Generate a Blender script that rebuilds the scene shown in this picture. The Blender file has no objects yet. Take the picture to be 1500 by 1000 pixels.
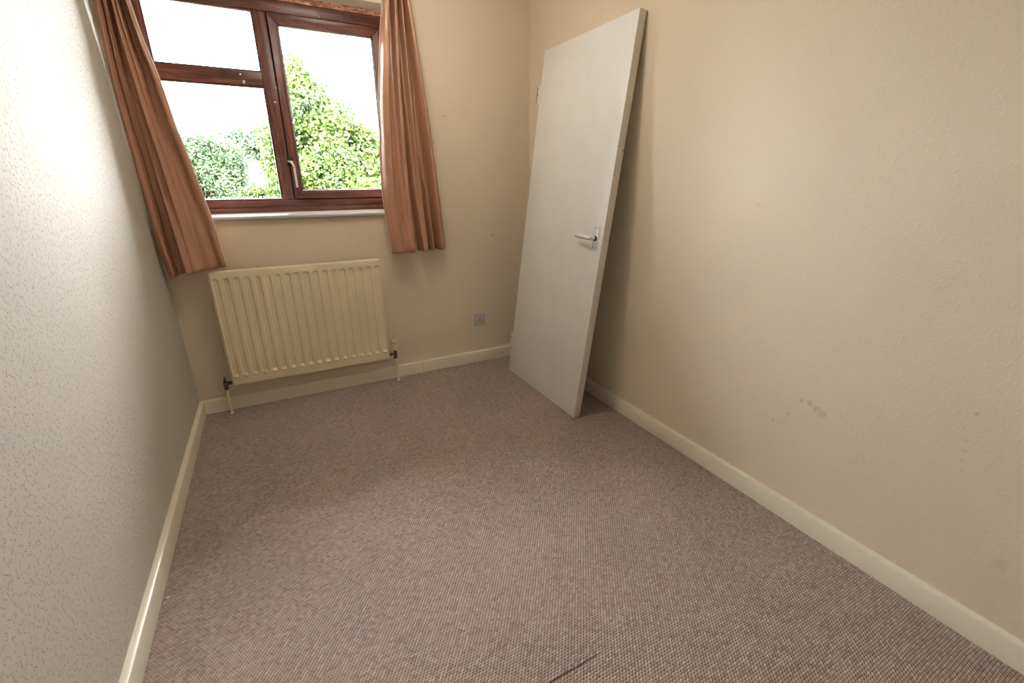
import bpy, bmesh, math, random
from mathutils import Vector, Matrix, noise
rnd = random.Random(7)
S = bpy.context.scene
COL = S.collection

# ------------------------------------------------------------------ camera, sky, sun, exposure
cam = bpy.data.objects.new('camera', bpy.data.cameras.new('camera'))
COL.objects.link(cam)
cam.data.sensor_width = 36.0
cam.data.lens = 36.0 * 653.78 / 1500.0
cam.data.clip_start = 0.02
cam.data.clip_end = 500
YAW, PITCH, ROLL = -0.4822, -0.3462, -0.0027
fw = Vector((-math.sin(YAW) * math.cos(PITCH), math.cos(YAW) * math.cos(PITCH), math.sin(PITCH)))
rt = Vector((math.cos(YAW), math.sin(YAW), 0))
up = rt.cross(fw)
cr, sr = math.cos(ROLL), math.sin(ROLL)
rt, up = cr * rt + sr * up, -sr * rt + cr * up
M = Matrix((rt, up, -fw)).transposed().to_4x4()
M.translation = Vector((0.5198, -2.8384, 1.2563))
cam.matrix_world = M
S.camera = cam

SKY_STRENGTH = 35.0
SUN_STRENGTH = 50.0
LAMP_STRENGTH = 38.0
S.view_settings.view_transform = 'Standard'
S.view_settings.look = 'None'
S.view_settings.gamma = 1.0
S.view_settings.use_curve_mapping = False
S.view_settings.exposure = 0.16

world = bpy.data.worlds.new('overcast_sky')
S.world = world
world.use_nodes = True
wn = world.node_tree
wn.nodes.clear()
wb = wn.nodes.new('ShaderNodeBackground')
wo = wn.nodes.new('ShaderNodeOutputWorld')
wb.inputs[0].default_value = (0.95, 0.965, 1.0, 1)
wb.inputs[1].default_value = SKY_STRENGTH
wn.links.new(wb.outputs[0], wo.inputs[0])

sun = bpy.data.objects.new('sun', bpy.data.lights.new('sun', 'SUN'))
sun.data.energy = SUN_STRENGTH
sun.data.angle = math.radians(3)
sun.data.color = (1.0, 0.95, 0.85)
sun.rotation_euler = Vector((0.35, 0.72, -0.62)).to_track_quat('-Z', 'Y').to_euler()
COL.objects.link(sun)

# ------------------------------------------------------------------ node helpers
def new_mat(name, color, rough=0.6, spec=0.4, metal=0.0):
    m = bpy.data.materials.new(name)
    m.use_nodes = True
    b = m.node_tree.nodes['Principled BSDF']
    b.inputs['Base Color'].default_value = (*color, 1)
    b.inputs['Roughness'].default_value = rough
    b.inputs['Specular IOR Level'].default_value = spec
    b.inputs['Metallic'].default_value = metal
    return m, m.node_tree, b

def nd(nt, kind, **kw):
    n = nt.nodes.new(kind)
    for k, v in kw.items():
        if k.startswith('i_'):
            n.inputs[k[2:].replace('_', ' ')].default_value = v
        else:
            setattr(n, k, v)
    return n

def coords(nt, kind='Object'):
    return nt.nodes.new('ShaderNodeTexCoord').outputs[kind]

def math_(nt, op, a, b=None, c=None, clamp=False):
    n = nt.nodes.new('ShaderNodeMath'); n.operation = op; n.use_clamp = clamp
    for i, v in enumerate((a, b, c)):
        if v is None: continue
        if isinstance(v, (int, float)): n.inputs[i].default_value = v
        else: nt.links.new(v, n.inputs[i])
    return n.outputs[0]

def mixc(nt, fac, a, b, mode='MIX'):
    n = nt.nodes.new('ShaderNodeMix'); n.data_type = 'RGBA'; n.blend_type = mode
    for s, v in ((n.inputs[0], fac), (n.inputs[6], a), (n.inputs[7], b)):
        if isinstance(v, (int, float)): s.default_value = v
        elif isinstance(v, tuple): s.default_value = (*v, 1) if len(v) == 3 else v
        else: nt.links.new(v, s)
    return n.outputs[2]

def scaled(nt, co, sc, rot=(0, 0, 0)):
    n = nt.nodes.new('ShaderNodeMapping'); n.inputs['Scale'].default_value = sc
    n.inputs['Rotation'].default_value = rot
    nt.links.new(co, n.inputs[0]); return n.outputs[0]

def noise_(nt, co, scale, detail=3, rough=0.5, dist=0.0):
    n = nd(nt, 'ShaderNodeTexNoise'); n.inputs['Scale'].default_value = scale
    n.inputs['Detail'].default_value = detail; n.inputs['Roughness'].default_value = rough
    n.inputs['Distortion'].default_value = dist
    nt.links.new(co, n.inputs['Vector']); return n.outputs['Fac']

def ramp(nt, fac, stops):
    n = nt.nodes.new('ShaderNodeValToRGB')
    el = n.color_ramp.elements
    while len(el) < len(stops): el.new(0.5)
    for e, (p, c) in zip(el, stops):
        e.position = p; e.color = (*c, 1) if len(c) == 3 else c
    nt.links.new(fac, n.inputs[0]); return n.outputs[0]

def bump(nt, b, h, strength, dist):
    n = nd(nt, 'ShaderNodeBump'); n.inputs['Strength'].default_value = strength
    n.inputs['Distance'].default_value = dist
    nt.links.new(h, n.inputs['Height']); nt.links.new(n.outputs[0], b.inputs['Normal'])

# ------------------------------------------------------------------ materials
def wallpaper(name, base, stains, strength=1.0, scale=150):
    """woodchip wallpaper painted cream; stains = (x, y, z, radius, colour, amount) in room coordinates"""
    m, nt, b = new_mat(name, base, 0.62, 0.3)
    co = coords(nt)
    n1 = noise_(nt, co, scale, 2, 0.55, 0.3)
    chips = ramp(nt, n1, [(0.57, (0, 0, 0)), (0.67, (1, 1, 1))])
    n2 = noise_(nt, co, scale * 2.6, 2)
    h = math_(nt, 'ADD', chips, math_(nt, 'MULTIPLY', n2, 0.12))
    bump(nt, b, h, 0.85 * strength, 0.0016)
    tint = ramp(nt, noise_(nt, co, 1.6, 4, 0.6), [(0.3, tuple(c * 0.965 for c in base)), (0.7, tuple(min(1, c * 1.02) for c in base))])
    col = tint
    warp = nd(nt, 'ShaderNodeTexNoise'); warp.inputs['Scale'].default_value = 28; warp.inputs['Detail'].default_value = 3
    nt.links.new(co, warp.inputs['Vector'])
    wsub = nd(nt, 'ShaderNodeVectorMath', operation='SUBTRACT'); nt.links.new(warp.outputs['Color'], wsub.inputs[0]); wsub.inputs[1].default_value = (.5, .5, .5)
    for (x, y, z, r, c, amt) in stains:
        wm = nd(nt, 'ShaderNodeVectorMath', operation='SCALE'); nt.links.new(wsub.outputs[0], wm.inputs[0]); wm.inputs['Scale'].default_value = r * 3.4
        ad = nd(nt, 'ShaderNodeVectorMath', operation='ADD'); nt.links.new(co, ad.inputs[0]); nt.links.new(wm.outputs[0], ad.inputs[1])
        ds = nd(nt, 'ShaderNodeVectorMath', operation='DISTANCE'); nt.links.new(ad.outputs[0], ds.inputs[0]); ds.inputs[1].default_value = (x, y, z)
        f = math_(nt, 'MULTIPLY', math_(nt, 'SUBTRACT', 1.15, math_(nt, 'DIVIDE', ds.outputs['Value'], r), clamp=True), 2.2 * amt, clamp=True)
        f = math_(nt, 'MINIMUM', f, amt)
        col = mixc(nt, f, col, c)
    nt.links.new(col, b.inputs['Base Color'])
    return m

CREAM = (0.785, 0.66, 0.51)
ST = (0.50, 0.36, 0.22); DK = (0.10, 0.07, 0.05)
W = 2.141
right_stains = [(W, -2.058, .496, .012, ST, .38), (W, -2.085, .487, .010, ST, .4), (W, -2.105, .475, .014, ST, .35), (W, -2.03, .49, .008, ST, .35),
    (W, -1.998, .425, .008, ST, .35), (W, -1.947, .372, .008, ST, .35), (W, -2.17, .49, .005, ST, .3), (W, -2.155, .51, .004, ST, .25),
    (W, -2.475, .655, .007, (.5, .38, .16), .45), (W, -2.622, .261, .014, (.52, .42, .25), .22), (W, -1.723, 1.168, .012, ST, .12),
    (W, -2.46, .60, .006, ST, .18), (W, -2.47, .57, .006, ST, .2), (W, -2.475, .54, .006, ST, .2), (W, -2.478, .51, .006, ST, .18), (W, -2.482, .48, .005, ST, .15)]
back_marks = [(1.86, 0, .90, .012, (.45, .33, .22), .45), (1.87, 0, .40, .006, ST, .6), (1.55, 0, 1.62, .004, DK, .6), (1.50, 0, 1.50, .003, DK, .4),
    (.20, 0, .48, .003, DK, .8), (.13, 0, .45, .002, DK, .6), (1.66, 0, .63, .003, DK, .3), (.55, 0, .9, .004, ST, .3), (1.9, 0, 1.1, .003, DK, .3)]
left_marks = [(0, -1.401, 1.024, .006, (.25, .2, .15), .5), (0, -1.32, .98, .01, (.62, .5, .3), .3), (0, -1.25, .93, .012, (.62, .5, .3), .25), (0, -1.08, .78, .014, (.6, .5, .28), .28),
    (0, -1.062, .685, .018, (.6, .5, .28), .3), (0, -1.02, .62, .01, (.6, .5, .28), .2), (0, -.6, 1.45, .004, DK, .4), (0, -.55, 1.41, .003, DK, .4)]
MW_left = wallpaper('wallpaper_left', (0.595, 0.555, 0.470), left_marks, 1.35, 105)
MW_back = wallpaper('wallpaper_back', CREAM, back_marks, 0.6)
MW_right = wallpaper('wallpaper_right', CREAM, right_stains, 0.38, 120)
MW_plain = wallpaper('wallpaper_plain', (0.86, 0.80, 0.72), [], 0.6)
M_ceil = wallpaper('ceiling_paint', (0.88, 0.86, 0.82), [], 0.3, 60)

def gloss_paint(name, base, rough=0.28, wob=0.3, speck=None):
    m, nt, b = new_mat(name, base, rough, 0.5)
    co = coords(nt)
    c = ramp(nt, noise_(nt, co, 5, 4, 0.65), [(0.35, tuple(x * 0.95 for x in base)), (0.65, base)])
    if speck:
        s = ramp(nt, noise_(nt, co, 55, 4, 0.7), [(0.70, (0, 0, 0)), (0.76, (1, 1, 1))])
        c = mixc(nt, math_(nt, 'MULTIPLY', s, 0.5), c, speck)
    nt.links.new(c, b.inputs['Base Color'])
    bump(nt, b, noise_(nt, co, 18, 3, 0.6), wob, 0.0012)
    return m
M_skirt = gloss_paint('skirting_paint', (0.87, 0.795, 0.635), 0.22, 0.35, (0.45, 0.36, 0.22))
M_rad = gloss_paint('radiator_enamel', (0.84, 0.72, 0.51), 0.26, 0.15)
M_door = gloss_paint('door_paint', (0.93, 0.915, 0.875), 0.33, 0.2)
M_doorside = gloss_paint('door_edge_paint', (0.84, 0.78, 0.69), 0.45, 0.6)
M_sill = gloss_paint('sill_paint', (0.93, 0.92, 0.89), 0.42, 0.1)
M_reveal = gloss_paint('reveal_paint', (0.90, 0.87, 0.70), 0.6, 0.5)
M_plastic = gloss_paint('socket_plastic', (0.60, 0.55, 0.53), 0.35, 0.0)
M_valvecap = gloss_paint('valve_cap_plastic', (0.78, 0.72, 0.46), 0.35, 0.05)
M_black, _, _ = new_mat('black_paint', (0.012, 0.011, 0.010), 0.45)
M_dark, _, _ = new_mat('dark_hole', (0.02, 0.015, 0.012), 0.9)
M_white, _, _ = new_mat('white_flake', (0.9, 0.9, 0.88), 0.5)
M_alu, nt, b = new_mat('brushed_aluminium', (0.80, 0.80, 0.79), 0.42, 0.5, 0.45)
bump(nt, b, noise_(nt, scaled(nt, coords(nt), (20, 300, 20)), 4, 2), 0.1, 0.0005)
M_tarn, nt, b = new_mat('tarnished_brass', (0.10, 0.085, 0.06), 0.45, 0.5, 0.6)
bump(nt, b, noise_(nt, coords(nt), 220, 3), 0.5, 0.002)
M_chrome, _, _ = new_mat('worn_chrome', (0.62, 0.60, 0.55), 0.22, 0.5, 1.0)
M_chip, _, _ = new_mat('bare_metal_chip', (0.60, 0.66, 0.66), 0.5, 0.4)

def wood(name, axis):
    m, nt, b = new_mat(name, (0.12, 0.035, 0.02), 0.36, 0.45)
    sc = [42, 42, 42]; sc[axis] = 1.8
    co = coords(nt)
    g = noise_(nt, scaled(nt, co, tuple(sc)), 1.6, 6, 0.68, 0.6)
    c = ramp(nt, g, [(0.30, (0.038, 0.015, 0.012)), (0.46, (0.095, 0.032, 0.023)), (0.60, (0.19, 0.070, 0.046)), (0.78, (0.29, 0.13, 0.09))])
    # paint specks and bleached wear
    s = ramp(nt, noise_(nt, co, 42, 1, 0.4), [(0.80, (0, 0, 0)), (0.815, (1, 1, 1))])
    c = mixc(nt, s, c, (0.75, 0.70, 0.62))
    wear = ramp(nt, noise_(nt, co, 7, 5, 0.7), [(0.52, (0, 0, 0)), (0.75, (1, 1, 1))])
    c = mixc(nt, math_(nt, 'MULTIPLY', wear, 0.35), c, (0.26, 0.20, 0.19))
    nt.links.new(c, b.inputs['Base Color'])
    bump(nt, b, g, 0.25, 0.001)
    return m
M_woodx = wood('mahogany_rail', 0)
M_woodz = wood('mahogany_stile', 2)
M_raw, nt, b = new_mat('bare_splintered_wood', (0.5, 0.3, 0.2), 0.8)
nt.links.new(ramp(nt, noise_(nt, scaled(nt, coords(nt), (12, 60, 60)), 2.5, 5, 0.7), [(0.35, (0.20, 0.07, 0.04)), (0.5, (0.55, 0.28, 0.17)), (0.62, (0.85, 0.72, 0.55))]), b.inputs['Base Color'])

# glass: thin clear pane
M_glass = bpy.data.materials.new('window_glass'); M_glass.use_nodes = True
nt = M_glass.node_tree; nt.nodes.clear()
o = nd(nt, 'ShaderNodeOutputMaterial'); mx = nd(nt, 'ShaderNodeMixShader'); tr = nd(nt, 'ShaderNodeBsdfTransparent'); gl = nd(nt, 'ShaderNodeBsdfGlossy')
tr.inputs[0].default_value = (0.97, 0.985, 0.98, 1); gl.inputs['Roughness'].default_value = 0.01
fr = nd(nt, 'ShaderNodeFresnel'); fr.inputs[0].default_value = 1.35
nt.links.new(fr.outputs[0], mx.inputs[0]); nt.links.new(tr.outputs[0], mx.inputs[1]); nt.links.new(gl.outputs[0], mx.inputs[2]); nt.links.new(mx.outputs[0], o.inputs[0])

# satin curtain cloth
def satin(name, c0, c1, rough):
    m, nt, b = new_mat(name, c0, rough, 0.5)
    co = coords(nt)
    slub = noise_(nt, scaled(nt, co, (14, 14, 420)), 1.0, 3, 0.6)
    c = ramp(nt, slub, [(0.35, c0), (0.62, c1)])
    soil = ramp(nt, noise_(nt, co, 9, 4, 0.65), [(0.58, (0, 0, 0)), (0.75, (1, 1, 1))])
    c = mixc(nt, math_(nt, 'MULTIPLY', soil, 0.25), c, (0.16, 0.07, 0.035))
    nt.links.new(c, b.inputs['Base Color'])
    b.inputs['Anisotropic'].default_value = 0.35
    b.inputs['Sheen Weight'].default_value = 0.0
    b.inputs['Sheen Roughness'].default_value = 0.35
    b.inputs['Sheen Tint'].default_value = (1.0, 0.78, 0.6, 1)
    bump(nt, b, slub, 0.10, 0.0006)
    return m
M_satin = satin('bronze_satin', (0.42, 0.215, 0.130), (0.455, 0.240, 0.150), 0.33)
M_lining, nt, b = new_mat('curtain_lining', (0.80, 0.72, 0.62), 0.8)
b.inputs['Transmission Weight'].default_value = 0.0

# carpet: rows of loops
M_carpet, nt, b = new_mat('loop_carpet', (0.25, 0.18, 0.15), 0.95, 0.1)
co = coords(nt)
sep = nd(nt, 'ShaderNodeSeparateXYZ'); nt.links.new(co, sep.inputs[0])
wob = noise_(nt, co, 9, 2)
u = math_(nt, 'DIVIDE', math_(nt, 'ADD', sep.outputs[0], math_(nt, 'MULTIPLY', wob, 0.012)), 0.0108)
v = math_(nt, 'DIVIDE', math_(nt, 'ADD', sep.outputs[1], math_(nt, 'MULTIPLY', wob, 0.010)), 0.0074)
par = math_(nt, 'MULTIPLY', math_(nt, 'MODULO', math_(nt, 'FLOOR', v), 2.0), 0.5)
u2 = math_(nt, 'ADD', u, par)
cell = nd(nt, 'ShaderNodeCombineXYZ'); nt.links.new(math_(nt, 'FLOOR', u2), cell.inputs[0]); nt.links.new(math_(nt, 'FLOOR', v), cell.inputs[1])
wn_ = nd(nt, 'ShaderNodeTexWhiteNoise', noise_dimensions='2D'); nt.links.new(cell.outputs[0], wn_.inputs['Vector'])
fu = math_(nt, 'SUBTRACT', math_(nt, 'FRACT', u2), 0.5); fv = math_(nt, 'SUBTRACT', math_(nt, 'FRACT', v), 0.5)
fu = math_(nt, 'SUBTRACT', fu, math_(nt, 'MULTIPLY', fv, 0.45))
hh = math_(nt, 'SUBTRACT', 1.0, math_(nt, 'MULTIPLY', 3.0, math_(nt, 'ADD', math_(nt, 'MULTIPLY', fu, fu), math_(nt, 'MULTIPLY', fv, fv))), clamp=True)
fib = noise_(nt, scaled(nt, co, (1, 1.6, 1)), 420, 2, 0.7)
height = math_(nt, 'ADD', hh, math_(nt, 'MULTIPLY', fib, 0.45))
lc = ramp(nt, wn_.outputs['Value'], [(0.0, (0.35, 0.245, 0.205)), (0.3, (0.44, 0.335, 0.288)), (0.75, (0.465, 0.365, 0.315)), (1.0, (0.56, 0.45, 0.395))])
gap_shade = (0.13, 0.085, 0.066)  # occlusion between the loops, painted into the carpet colour
gap = ramp(nt, hh, [(0.0, (0, 0, 0)), (0.36, (1, 1, 1))])
c = mixc(nt, gap, gap_shade, lc)
c = mixc(nt, 1.0, c, ramp(nt, noise_(nt, co, 2.2, 4, 0.6), [(0.3, (0.90, 0.90, 0.90)), (0.7, (1.06, 1.05, 1.05))]), 'MULTIPLY')
c = mixc(nt, 1.0, c, ramp(nt, fib, [(0.3, (0.72, 0.72, 0.72)), (0.7, (1.25, 1.25, 1.25))]), 'MULTIPLY')
nt.links.new(c, b.inputs['Base Color'])
bump(nt, b, height, 0.6, 0.003)
b.inputs['Sheen Weight'].default_value = 0.15

# outdoors
def leafmat(name, c0, c1, c2):
    m = bpy.data.materials.new(name); m.use_nodes = True
    nt = m.node_tree; b = nt.nodes['Principled BSDF']
    at = nd(nt, 'ShaderNodeAttribute', attribute_name='tone')
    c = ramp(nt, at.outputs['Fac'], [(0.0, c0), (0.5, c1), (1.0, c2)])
    nt.links.new(c, b.inputs['Base Color']); b.inputs['Roughness'].default_value = 0.5
    tl = nd(nt, 'ShaderNodeBsdfTranslucent'); nt.links.new(c, tl.inputs[0])
    mx = nd(nt, 'ShaderNodeMixShader'); mx.inputs[0].default_value = 0.35
    nt.links.new(b.outputs[0], mx.inputs[1]); nt.links.new(tl.outputs[0], mx.inputs[2])
    nt.links.new(mx.outputs[0], nt.nodes['Material Output'].inputs[0])
    return m
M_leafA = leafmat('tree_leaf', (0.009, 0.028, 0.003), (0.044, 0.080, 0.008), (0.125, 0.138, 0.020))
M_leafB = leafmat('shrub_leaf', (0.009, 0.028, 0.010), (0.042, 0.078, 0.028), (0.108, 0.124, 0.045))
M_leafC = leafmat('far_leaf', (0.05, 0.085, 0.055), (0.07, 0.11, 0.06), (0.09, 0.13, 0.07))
M_bark, nt, b = new_mat('bark', (0.10, 0.07, 0.045), 0.9)
nt.links.new(ramp(nt, noise_(nt, scaled(nt, coords(nt), (20, 20, 4)), 2, 4), [(0.3, (0.012, 0.008, 0.006)), (0.7, (0.035, 0.026, 0.018))]), b.inputs['Base Color'])
M_grass, nt, b = new_mat('lawn', (0.10, 0.20, 0.04), 0.9)
nt.links.new(ramp(nt, noise_(nt, coords(nt), 3, 6, 0.7), [(0.3, (0.080, 0.080, 0.055)), (0.7, (0.12, 0.115, 0.085))]), b.inputs['Base Color'])
M_brick, nt, b = new_mat('outer_render', (0.45, 0.3, 0.22), 0.9)
M_fence = gloss_paint('pale_fence_paint', (0.10, 0.11, 0.115), 0.7, 0.3)
M_bulb, nt, b = new_mat('lamp_bulb_glow', (1, 1, 1), 0.5)
b.inputs['Emission Color'].default_value = (1.0, 0.91, 0.80, 1); b.inputs['Emission Strength'].default_value = LAMP_STRENGTH

# ------------------------------------------------------------------ mesh helpers
def link(name, me, mat=None, parent=None):
    o = bpy.data.objects.new(name, me); COL.objects.link(o)
    if mat is not None:
        for mm in (mat if isinstance(mat, (list, tuple)) else [mat]): me.materials.append(mm)
    if parent: o.parent = parent
    return o

def finish(name, bm, mat=None, parent=None, smooth=None):
    bmesh.ops.recalc_face_normals(bm, faces=bm.faces)
    me = bpy.data.meshes.new(name)
    if smooth is not None:
        for f in bm.faces: f.smooth = True
        for e in bm.edges:
            if len(e.link_faces) == 2 and e.calc_face_angle(0) > smooth: e.smooth = False
    bm.to_mesh(me); bm.free()
    return link(name, me, mat, parent)

def box(bm, x0, x1, y0, y1, z0, z1, mi=0):
    r = bmesh.ops.create_cube(bm, size=1.0)
    for v in r['verts']:
        v.co = Vector(((x0 + x1) / 2 + v.co.x * (x1 - x0), (y0 + y1) / 2 + v.co.y * (y1 - y0), (z0 + z1) / 2 + v.co.z * (z1 - z0)))
    for f in {f for v in r['verts'] for f in v.link_faces}: f.material_index = mi
    return r['verts']

def bevbox(name, dims, mat, parent=None, bev=0.004, seg=2):
    bm = bmesh.new(); box(bm, *dims)
    bmesh.ops.bevel(bm, geom=bm.edges[:], offset=bev, segments=seg, profile=0.5, affect='EDGES')
    return finish(name, bm, mat, parent, 0.6)

def tube(bm, pts, radii, n=14, cap=True, mi=0):
    if isinstance(radii, (int, float)): radii = [radii] * len(pts)
    pts = [Vector(p) for p in pts]; rings = []
    prev = None
    for i, p in enumerate(pts):
        a = pts[max(0, i - 1)]; c = pts[min(len(pts) - 1, i + 1)]
        t = (c - a).normalized()
        if prev is None:
            s = t.orthogonal().normalized()
        else:
            s = (prev - t * prev.dot(t)).normalized()
        prev = s
        q = t.cross(s)
        rings.append([bm.verts.new(p + radii[i] * (math.cos(2 * math.pi * k / n) * s + math.sin(2 * math.pi * k / n) * q)) for k in range(n)])
    fs = []
    for r0, r1 in zip(rings, rings[1:]):
        for k in range(n): fs.append(bm.faces.new((r0[k], r0[(k + 1) % n], r1[(k + 1) % n], r1[k])))
    if cap:
        fs.append(bm.faces.new(rings[0][::-1])); fs.append(bm.faces.new(rings[-1]))
    for f in fs: f.material_index = mi

def prism(bm, prof, axis, a, b):
    """extrude a closed 2D profile along an axis (0: profile is (y,z); 1: profile is (x,z); 2: (x,y))"""
    def P(p, t):
        return {0: (t, p[0], p[1]), 1: (p[0], t, p[1]), 2: (p[0], p[1], t)}[axis]
    A = [bm.verts.new(P(p, a)) for p in prof]; B = [bm.verts.new(P(p, b)) for p in prof]
    for i in range(len(prof)):
        j = (i + 1) % len(prof); bm.faces.new((A[i], A[j], B[j], B[i]))
    bm.faces.new(A[::-1]); bm.faces.new(B)

def struct(o, label=None):
    o['kind'] = 'structure'
    if label: o['label'] = label
    return o

def tag(o, label, cat, group=None):
    o['label'] = label; o['category'] = cat
    if group: o['group'] = group
    return o

def empty(name, loc=(0, 0, 0)):
    o = bpy.data.objects.new(name, None); COL.objects.link(o); o.location = loc; o.empty_display_size = 0.1
    return o

# ------------------------------------------------------------------ room shell
YR = -3.45          # rear wall, behind the camera
ZC = 2.36           # ceiling
OX0, OX1, OZ0, OZ1 = 0.075, 1.300, 1.060, 2.143    # window opening
TH = 0.28
HS, TS = 0.0795, 0.0213

bm = bmesh.new(); box(bm, 0, W, YR, 0, -0.06, 0)
floor = struct(finish('floor', bm, M_carpet), 'taupe pink loop carpet laid wall to wall')
bm = bmesh.new(); box(bm, -0.1, W + 0.1, YR - 0.1, TH, ZC, ZC + 0.1)
struct(finish('ceiling', bm, M_ceil), 'plain off-white ceiling')
bm = bmesh.new(); box(bm, -0.1, 0, YR - 0.1, TH, -0.06, ZC)
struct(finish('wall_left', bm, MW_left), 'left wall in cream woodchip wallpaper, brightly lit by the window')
bm = bmesh.new(); box(bm, W, W + 0.1, YR - 0.1, TH, -0.06, ZC)
wall_right = struct(finish('wall_right', bm, MW_right), 'right wall in cream woodchip wallpaper with brown stains')
bm = bmesh.new(); box(bm, 0, W, YR - 0.1, YR, -0.06, ZC)
struct(finish('wall_rear', bm, MW_plain), 'plain cream wall behind the camera')
bm = bmesh.new()
box(bm, 0, OX0, 0, TH, -0.06, ZC); box(bm, OX1, W, 0, TH, -0.06, ZC)
box(bm, OX0, OX1, 0, TH, -0.06, OZ0); box(bm, OX0, OX1, 0, TH, OZ1, ZC)
for f in bm.faces:
    c = f.calc_center_median(); n = f.normal
    f.normal_update(); n = f.normal
    if abs(n.z) > .5 and abs(c.z - OZ1) < .001: f.material_index = 1
wall_back = finish('wall_back', bm, [MW_back, M_reveal])
struct(wall_back, 'back wall in cream wallpaper around the window')

# wallpaper seam running down the back wall below the right curtain
bm = bmesh.new()
pts = [(1.294 - 0.004 * math.sin(i * 1.7) * (i % 2) - 0.0006 * i, -0.0004, 1.02 - i * 0.047) for i in range(20)]
tube(bm, pts, 0.0013, 6)
o = struct(finish('wallpaper_seam', bm, MW_back, wall_back), 'thin raised seam down the wallpaper')

# skirting
def skirt_profile(sgn, base):
    pr = [(0, 0.0), (TS, 0.0), (TS, HS - 0.006), (TS - 0.002, HS - 0.002), (TS - 0.006, HS), (0, HS + 0.001)]
    return [(base + sgn * p[0], p[1]) for p in pr]
bm = bmesh.new(); prism(bm, skirt_profile(1, 0), 1, YR, -TS)
bs_l = struct(finish('baseboard_left', bm, M_skirt, None, 0.5), 'gloss cream skirting along the left wall')
bm = bmesh.new(); prism(bm, skirt_profile(-1, W), 1, YR, -TS)
struct(finish('baseboard_right', bm, M_skirt, None, 0.5), 'gloss cream skirting along the right wall')
bm = bmesh.new(); prism(bm, skirt_profile(-1, 0), 0, 0, 1.297)
bb = struct(finish('baseboard_back', bm, M_skirt, None, 0.5), 'gloss cream skirting below the radiator')
bm = bmesh.new(); prism(bm, skirt_profile(-1, 0.0008), 0, 1.299, W)
bm2 = finish('board_piece', bm, M_skirt, bb, 0.5)
def disc(name, c, r, axis, mat, parent, depth=0.002, n=12):
    bm = bmesh.new(); a = Vector(c); d = Vector(axis).normalized() * depth / 2
    tube(bm, [a - d, a + d], r, n)
    return finish(name, bm, mat, parent, 0.6)
disc('screw_hole', (1.903, -TS - 0.0003, 0.040), 0.0042, (0, 1, 0), M_dark, bb, 0.0016)

# slit in the carpet
bm = bmesh.new()
a = Vector((1.152, -2.167, 0)); d_ = Vector((0.80, -2.168, 0)) - a
L = 24
for k in range(2): pass
vs = []
for i in range(L + 1):
    p = a + d_ * (i / L); w_ = 0.0006 + 0.0009 * min(1, i / 5)
    p.y += 0.0003 * math.sin(i * 0.9)
    vs.append((bm.verts.new((p.x, p.y - w_, 0.0008)), bm.verts.new((p.x, p.y + w_, 0.0008)), bm.verts.new((p.x, p.y, -0.003))))
for q, r in zip(vs, vs[1:]):
    bm.faces.new((q[0], r[0], r[2], q[2])); bm.faces.new((q[2], r[2], r[1], q[1])); bm.faces.new((q[0], q[1], r[1], r[0]))
bm.faces.new(vs[0]); bm.faces.new(vs[-1][::-1])
struct(finish('carpet_slit', bm, M_dark, floor), 'thin dark slit cut in the carpet')

# ------------------------------------------------------------------ window
win = struct(empty('window_1', (0, 0, 0)), 'mahogany-stained timber window with a side-hung casement on the right')
YF = 0.13      # inner face of the frame
def rail(name, x0, x1, z0, z1, y0=YF, y1=YF + 0.06, horiz=True, parent=win, bev=0.005):
    return bevbox(name, (x0, x1, y0, y1, z0, z1), M_woodx if horiz else M_woodz, parent, bev)
FX0, FX1, FZ0, FZ1 = 0.078, 1.296, 1.092, 2.128
rail('frame_stile', FX0, 0.143, FZ0, FZ1, horiz=False)
rail('frame_stile', 1.236, FX1, FZ0, FZ1, horiz=False)
rail('frame_head', 0.143, 1.236, 2.066, FZ1)
rail('frame_bottom_rail', 0.143, 1.236, 1.118, 1.157)
rail('frame_base', 0.080, 1.294, 1.086, 1.1175, YF - 0.004, YF + 0.07)
rail('mullion', 0.603, 0.664, 1.157, 2.066, horiz=False)
rail('transom', 0.143, 0.603, 1.724, 1.792)
# beads round the fixed lights
def bead_loop(x0, x1, z0, z1, t, y0, y1, parent):
    for dims, h in (((x0, x1, z0, z0 + t), True), ((x0, x1, z1 - t, z1), True), ((x0, x0 + t, z0 + t, z1 - t), False), ((x1 - t, x1, z0 + t, z1 - t), False)):
        bevbox('glazing_bead', (dims[0], dims[1], y0, y1, dims[2], dims[3]), M_woodx if h else M_woodz, parent, 0.003)
bead_loop(0.143, 0.603, 1.157, 1.724, 0.007, YF + 0.008, YF + 0.03, win)
bead_loop(0.143, 0.603, 1.792, 2.066, 0.007, YF + 0.008, YF + 0.03, win)
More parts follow.
